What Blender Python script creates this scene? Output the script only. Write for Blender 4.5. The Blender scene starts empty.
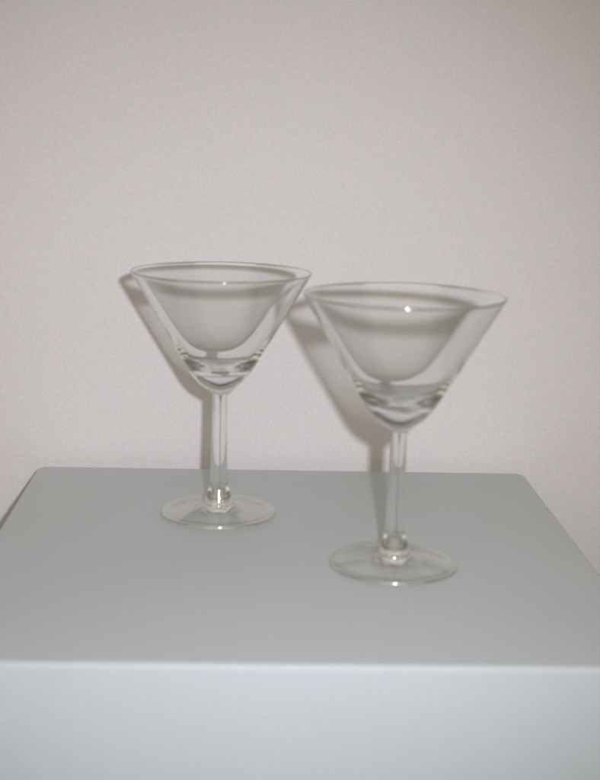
import bpy, math
import numpy as np
from mathutils import Matrix, Vector

scene = bpy.context.scene
COL = scene.collection
S = 100.0                                  # the scene is built in centimetres
T = 0.90                                   # height of the plinth's top above the floor (metres, times S)
scene.unit_settings.scale_length = 1.0 / S

# ------------------------------------------------------------------ camera
cam_d = bpy.data.cameras.new('camera')
cam = bpy.data.objects.new('camera', cam_d)
COL.objects.link(cam)
scene.camera = cam
pitch, yaw, roll = 0.2021, 0.04076, 0.02539
F = Vector((math.sin(yaw) * math.cos(pitch), math.cos(yaw) * math.cos(pitch), -math.sin(pitch)))
R0 = Vector((math.cos(yaw), -math.sin(yaw), 0))
U0 = R0.cross(F)
Rv = R0 * math.cos(roll) + U0 * math.sin(roll)
Uv = U0 * math.cos(roll) - R0 * math.sin(roll)
cam.matrix_world = Matrix(((Rv.x, Uv.x, -F.x, 0.0), (Rv.y, Uv.y, -F.y, 0.0),
                           (Rv.z, Uv.z, -F.z, (T + 0.21999) * S), (0, 0, 0, 1)))
cam_d.sensor_fit = 'VERTICAL'
cam_d.sensor_height = 36.0
cam_d.lens = 1301.8 / 780.0 * 36.0
cam_d.clip_start = 0.01 * S
cam_d.clip_end = 50.0 * S
cam_d.dof.use_dof = True
cam_d.dof.focus_distance = 0.85 * S
cam_d.dof.aperture_fstop = 7.5 / S          # the lens is in mm, the scene in cm

# ------------------------------------------------------------------ light
world = bpy.data.worlds.new('World')
scene.world = world
world.use_nodes = True
bg = world.node_tree.nodes['Background']
bg.inputs['Color'].default_value = (1.0, 0.98, 0.90, 1)
bg.inputs['Strength'].default_value = 0.11

fl = bpy.data.lights.new('camera_flash', 'SPOT')
flash = bpy.data.objects.new('camera_flash', fl)
COL.objects.link(flash)
flash.location = Vector((0.0443, -0.0034, T + 0.2562)) * S
flash.rotation_euler = (Vector((-0.012, 0.83, T + 0.026)) * S - flash.location).to_track_quat('-Z', 'Y').to_euler()
fl.energy = 14.9 * S * S
fl.color = (0.845, 0.858, 0.98)
fl.shadow_soft_size = 0.009 * S
fl.spot_size = math.radians(58)
fl.spot_blend = 1.0
fl.cycles.is_caustics_light = True

# the dim, warm light of the room: soft and broad, from above and behind the photographer
al = bpy.data.lights.new('room_light', 'AREA')
room = bpy.data.objects.new('room_light', al)
COL.objects.link(room)
room.location = Vector((-0.1, -1.15, T + 1.45)) * S
room.rotation_euler = (Vector((0.03, 0.75, T)) * S - room.location).to_track_quat('-Z', 'Y').to_euler()
al.shape = 'RECTANGLE'
al.size = 5.4 * S
al.size_y = 2.4 * S
al.energy = 24.5 * S * S
al.color = (1.0, 0.935, 0.70)

scene.view_settings.view_transform = 'Standard'
scene.view_settings.look = 'None'
scene.view_settings.exposure = 0.0
scene.view_settings.gamma = 1.0
scene.view_settings.use_curve_mapping = False
scene.render.engine = 'CYCLES'
cy = scene.cycles
cy.max_bounces = 512
cy.min_light_bounces = 256
cy.transmission_bounces = 512
cy.glossy_bounces = 512
cy.diffuse_bounces = 5
cy.caustics_reflective = True
cy.caustics_refractive = True
cy.blur_glossy = 0.0
cy.sample_clamp_indirect = 4.0
cy.use_denoising = True


# ------------------------------------------------------------------ materials
def new_mat(name):
    m = bpy.data.materials.new(name)
    m.use_nodes = True
    nt = m.node_tree
    return m, nt, nt.nodes['Principled BSDF']


def paint(name, col, var, scale, rough, bump, grain):
    m, nt, b = new_mat(name)
    N, L = nt.nodes, nt.links
    tc = N.new('ShaderNodeTexCoord')
    n1 = N.new('ShaderNodeTexNoise'); n1.inputs['Scale'].default_value = scale / S
    n1.inputs['Detail'].default_value = 6
    n2 = N.new('ShaderNodeTexNoise'); n2.inputs['Scale'].default_value = grain / S
    n2.inputs['Detail'].default_value = 3
    L.new(tc.outputs['Object'], n1.inputs['Vector'])
    L.new(tc.outputs['Object'], n2.inputs['Vector'])
    ramp = N.new('ShaderNodeValToRGB')
    ramp.color_ramp.elements[0].position = 0.3
    ramp.color_ramp.elements[1].position = 0.7
    ramp.color_ramp.elements[0].color = (*[c * (1 - var) for c in col], 1)
    ramp.color_ramp.elements[1].color = (*[c * (1 + var) for c in col], 1)
    mix = N.new('ShaderNodeMath'); mix.operation = 'MULTIPLY_ADD'
    mix.inputs[1].default_value = 0.55
    mm = N.new('ShaderNodeMath'); mm.operation = 'MULTIPLY'; mm.inputs[1].default_value = 0.45
    L.new(n1.outputs['Fac'], mm.inputs[0])
    L.new(n2.outputs['Fac'], mix.inputs[0])
    L.new(mm.outputs[0], mix.inputs[2])
    L.new(mix.outputs[0], ramp.inputs['Fac'])
    tint = N.new('ShaderNodeMix'); tint.data_type = 'RGBA'; tint.blend_type = 'SOFT_LIGHT'
    tint.inputs['Factor'].default_value = 0.16
    L.new(ramp.outputs['Color'], tint.inputs[6])
    L.new(n2.outputs['Color'], tint.inputs[7])
    L.new(tint.outputs[2], b.inputs['Base Color'])
    bp = N.new('ShaderNodeBump'); bp.inputs['Strength'].default_value = bump
    bp.inputs['Distance'].default_value = 0.0006 * S
    L.new(n2.outputs['Fac'], bp.inputs['Height'])
    L.new(bp.outputs['Normal'], b.inputs['Normal'])
    b.inputs['Roughness'].default_value = rough
    b.inputs['Specular IOR Level'].default_value = 0.25
    return m


M_wall = paint('wall_paint', (0.78, 0.722, 0.712), 0.075, 3.0, 0.85, 0.35, 760)
M_plinth = paint('plinth_paint', (0.575, 0.606, 0.615), 0.07, 5.0, 0.5, 0.3, 1000)
M_floor = paint('floor_paint', (0.30, 0.27, 0.24), 0.08, 4.0, 0.6, 0.2, 90)

def glass(name, polish):
    m, nt, b = new_mat(name)
    N, L = nt.nodes, nt.links
    N.remove(b)
    g = N.new('ShaderNodeBsdfGlass')
    g.inputs['IOR'].default_value = 1.5
    g.inputs['Roughness'].default_value = 0.035
    g.inputs['Color'].default_value = (0.985, 0.987, 0.9855, 1)
    out = N['Material Output'].inputs['Surface']
    if polish:
        gloss = N.new('ShaderNodeBsdfGlossy')            # fire-polished skin that catches the flash
        gloss.inputs['Roughness'].default_value = 0.06
        gloss.inputs['Color'].default_value = (1.0, 1.0, 1.0, 1)
        mixs = N.new('ShaderNodeMixShader')
        mixs.inputs['Fac'].default_value = polish
        L.new(g.outputs[0], mixs.inputs[1])
        L.new(gloss.outputs[0], mixs.inputs[2])
        L.new(mixs.outputs[0], out)
    else:
        L.new(g.outputs[0], out)
    return m


M_glass = glass('clear_glass', 0.0)
M_rim = glass('fire_polished_glass', 0.28)
M_collar = glass('polished_glass', 0.12)


# ------------------------------------------------------------------ helpers
def link(name, me, mat, parent=None):
    o = bpy.data.objects.new(name, me)
    if mat:
        me.materials.append(mat)
    COL.objects.link(o)
    o.parent = parent
    return o


def rounded_block(name, x0, x1, y0, y1, z0, z1, rc, rt, mat):
    """Block with rounded vertical corners (rc) and a rounded top edge (rt)."""
    def ring(inset, z, n=10):
        pts = []
        r = max(rc - inset, 0.0008 * S)
        X0, X1, Y0, Y1 = x0 + inset, x1 - inset, y0 + inset, y1 - inset
        for cx, cy_, a0 in ((X1 - r, Y1 - r, 0), (X0 + r, Y1 - r, 90), (X0 + r, Y0 + r, 180), (X1 - r, Y0 + r, 270)):
            for k in range(n + 1):
                a = math.radians(a0 + 90 * k / n)
                pts.append((cx + r * math.cos(a), cy_ + r * math.sin(a), z))
        return pts
    x0, x1, y0, y1, z0, z1, rc, rt = [q * S for q in (x0, x1, y0, y1, z0, z1, rc, rt)]
    rings = [ring(0, z0), ring(0, z1 - rt)]
    for k in range(1, 9):
        a = math.radians(90 * k / 8)
        rings.append(ring(rt * (1 - math.cos(a)), z1 - rt + rt * math.sin(a)))
    n = len(rings[0])
    v = [p for r in rings for p in r]
    f = []
    for i in range(len(rings) - 1):
        for j in range(n):
            k = (j + 1) % n
            f.append((i * n + j, i * n + k, (i + 1) * n + k, (i + 1) * n + j))
    f.append(tuple((len(rings) - 1) * n + j for j in range(n)))
    f.append(tuple(reversed(range(n))))
    me = bpy.data.meshes.new(name)
    me.from_pydata(v, [], f)
    me.update()
    for p in me.polygons:
        p.use_smooth = len(p.vertices) == 4
    me.set_sharp_from_angle(angle=math.radians(40))
    return link(name, me, mat)


def box(name, x0, x1, y0, y1, z0, z1, mat):
    x0, x1, y0, y1, z0, z1 = [q * S for q in (x0, x1, y0, y1, z0, z1)]
    v = [(x, y, z) for z in (z0, z1) for y in (y0, y1) for x in (x0, x1)]
    f = [(0, 2, 3, 1), (4, 5, 7, 6), (0, 1, 5, 4), (2, 6, 7, 3), (0, 4, 6, 2), (1, 3, 7, 5)]
    me = bpy.data.meshes.new(name)
    me.from_pydata(v, [], f)
    me.update()
    return link(name, me, mat)


# ------------------------------------------------------------------ setting
XL, XR, YF, YB, GAP = -0.1341, 0.1804, 0.5048, 0.8155, 0.0165
wall = box('wall', -2.5, 2.5, YB + GAP, YB + GAP + 0.12, 0.0, 2.7, M_wall)
wall['kind'] = 'structure'
floor = box('floor', -2.5, 2.5, -1.2, YB + GAP, -0.1, 0.0, M_floor)
floor['kind'] = 'structure'

plinth = rounded_block('plinth', XL, XR, YF, YB, 0.0, T, 0.0065, 0.0022, M_plinth)
plinth['label'] = 'pale blue-grey painted square plinth with softly rounded edges against the wall'
plinth['category'] = 'plinth'


# ------------------------------------------------------------------ glasses
def catmull(pts, step=0.0008):
    """Dense centripetal curve through the points; a repeated point is a sharp corner."""
    P = [np.array(p, float) for p in pts]
    P = [2 * P[0] - P[1]] + P + [2 * P[-1] - P[-2]]
    out = []
    for i in range(1, len(P) - 2):
        p0, p1, p2, p3 = P[i - 1:i + 3]
        t = [0.0]
        for a, c in ((p0, p1), (p1, p2), (p2, p3)):
            t.append(t[-1] + max(np.linalg.norm(c - a), 1e-9) ** 0.5)
        n = max(6, int(np.linalg.norm(p2 - p1) / step))
        for k in range(n):
            u = t[1] + (t[2] - t[1]) * k / n
            A1 = (t[1] - u) / (t[1] - t[0]) * p0 + (u - t[0]) / (t[1] - t[0]) * p1
            A2 = (t[2] - u) / (t[2] - t[1]) * p1 + (u - t[1]) / (t[2] - t[1]) * p2
            A3 = (t[3] - u) / (t[3] - t[2]) * p2 + (u - t[2]) / (t[3] - t[2]) * p3
            B1 = (t[2] - u) / (t[2] - t[0]) * A1 + (u - t[0]) / (t[2] - t[0]) * A2
            B2 = (t[3] - u) / (t[3] - t[1]) * A2 + (u - t[1]) / (t[3] - t[1]) * A3
            out.append((t[2] - u) / (t[2] - t[1]) * B1 + (u - t[1]) / (t[2] - t[1]) * B2)
    out.append(P[-2])
    return np.array(out)


SLOPE = 0.583                                # the bowl's outside is a straight cone


def outer_r(z):
    return 0.04985 - (0.13815 - z) * SLOPE


def thick(z):
    """Wall thickness: even near the rim, growing towards the heavy base."""
    return 0.0012 + 0.0010 * (0.1385 - z) / 0.04 + 0.0006 * math.exp(-(z - 0.095) / 0.0045)


def inside_r(z):
    return outer_r(z) - 1.157 * thick(z)


def RIM(deg):
    """Rounded bead of the rim; -90 is its outer side, 90 its inner side."""
    a = math.atan(SLOPE) - math.radians(deg)
    return (0.04933 + 0.0006 * math.sin(a), 0.13845 + 0.0006 * math.cos(a))


# profile from the centre of the underside, outwards, up the outside, over the rim and down the inside
PROFILE = [
    ('foot', [(0.0, 0.0022), (0.006, 0.0021), (0.014, 0.0016), (0.024, 0.0008), (0.030, 0.0002)]),
    ('foot_edge', [(0.0318, 0.0002), (0.0325, 0.0006), (0.0328, 0.0012), (0.0326, 0.0018), (0.0320, 0.0023)]),
    ('foot_top', [(0.0310, 0.00245), (0.027, 0.0027), (0.020, 0.0031), (0.0140, 0.0036), (0.0105, 0.0043),
                  (0.0095, 0.0049)]),
    ('collar', [(0.0087, 0.0058), (0.0080, 0.0081), (0.0071, 0.0110), (0.00625, 0.0137), (0.0056, 0.0159)]),
    ('stem', [(0.0053, 0.0174), (0.0051, 0.0195), (0.0049, 0.0240),
              (0.0046, 0.0340), (0.0043, 0.0460), (0.0041, 0.0580), (0.0041, 0.0683)]),
    ('bowl', [(0.0043, 0.0703), (0.0055, 0.0716), (0.0082, 0.0733), (0.0119, 0.0760), (0.0154, 0.0798)]
     + [(outer_r(z), z) for z in np.linspace(0.0845, 0.1370, 20)]),
    ('rim', [RIM(-90), RIM(-55), RIM(-20), RIM(20), RIM(55), RIM(90)]),
    ('bowl_inside', [(inside_r(z), z) for z in np.linspace(0.1376, 0.0960, 24)]
     + [(r, 0.0840 + 0.0120 * (r / inside_r(0.0960)) ** 2.5) for r in np.linspace(inside_r(0.0960) - 0.0012, 0.0, 16)]),
]
SEG = 576


def glass_meshes():
    ctrl, start = [], []
    for nm, pts in PROFILE:
        start.append(len(ctrl))
        ctrl += pts
    prof = catmull(ctrl)
    prof[0, 0] = 0.0
    prof[-1, 0] = 0.0
    prof *= S
    # outward normals of the profile (material lies to the left of the way we walk)
    tan = np.gradient(prof, axis=0)
    nor = np.stack([tan[:, 1], -tan[:, 0]], 1)
    nor /= np.linalg.norm(nor, axis=1)[:, None]
    nor[0] = (0, -1)
    nor[-1] = (0, 1)
    cut = [int(np.argmin(np.linalg.norm(prof / S - np.array(ctrl[s]), axis=1))) for s in start] + [len(prof) - 1]

    def sheet(name, spans):
        v, f, vn = [], [], []
        for a, c in spans:
            base = []
            for i in range(a, c + 1):
                r, z = prof[i]
                base.append(len(v))
                if r < 1e-6:
                    v.append((0, 0, z)); vn.append((0, 0, nor[i, 1]))
                else:
                    for k in range(SEG):
                        t = 2 * math.pi * k / SEG
                        v.append((r * math.cos(t), r * math.sin(t), z))
                        vn.append((nor[i, 0] * math.cos(t), nor[i, 0] * math.sin(t), nor[i, 1]))
            for i in range(len(base) - 1):
                s0, s1 = prof[a + i, 0] < 1e-6, prof[a + i + 1, 0] < 1e-6
                for k in range(SEG):
                    q = (k + 1) % SEG
                    if s0:
                        f.append((base[i], base[i + 1] + q, base[i + 1] + k))
                    elif s1:
                        f.append((base[i] + k, base[i] + q, base[i + 1]))
                    else:
                        f.append((base[i] + k, base[i] + q, base[i + 1] + q, base[i + 1] + k))
        me = bpy.data.meshes.new(name)
        me.from_pydata(v, [], f)
        me.update()
        for p in me.polygons:
            p.use_smooth = True
        me.normals_split_custom_set_from_vertices(vn)
        me.materials.append({'rim': M_rim, 'foot_edge': M_rim, 'collar': M_collar}.get(name, M_glass))
        return me

    sp = {nm: (cut[i], cut[i + 1]) for i, (nm, _) in enumerate(PROFILE)}
    return {'foot': sheet('foot', [sp['foot'], sp['foot_top']]), 'foot_edge': sheet('foot_edge', [sp['foot_edge']]), 'collar': sheet('collar', [sp['collar']]),
            'stem': sheet('stem', [sp['stem']]), 'bowl': sheet('bowl', [sp['bowl'], sp['bowl_inside']]),
            'rim': sheet('rim', [sp['rim']])}


MESH = glass_meshes()


def martini_glass(loc, rotz, label):
    root = bpy.data.objects.new('martini_glass', None)
    root.empty_display_size = 0.02 * S
    COL.objects.link(root)
    root.location = Vector(loc) * S
    root.rotation_euler = (0, 0, rotz)
    root['label'] = label
    root['category'] = 'martini glass'
    root['group'] = 'martini glasses on the plinth'
    made = {}
    for nm, par in (('foot', None), ('foot_edge', 'foot'), ('stem', None), ('collar', 'stem'), ('bowl', None), ('rim', 'bowl')):
        o = bpy.data.objects.new(nm, MESH[nm])
        COL.objects.link(o)
        o.parent = made[par] if par else root
        o.cycles.is_caustics_caster = True
        made[nm] = o
    return root


martini_glass((-0.0157, 0.7168, T + 0.0002), 0.3, 'clear martini glass set further back on the plinth, nearer the wall')
martini_glass((0.0758, 0.6314, T + 0.0002), 1.1, 'clear martini glass set nearer the front edge of the plinth')

for o in (wall, plinth):
    o.cycles.is_caustics_receiver = True
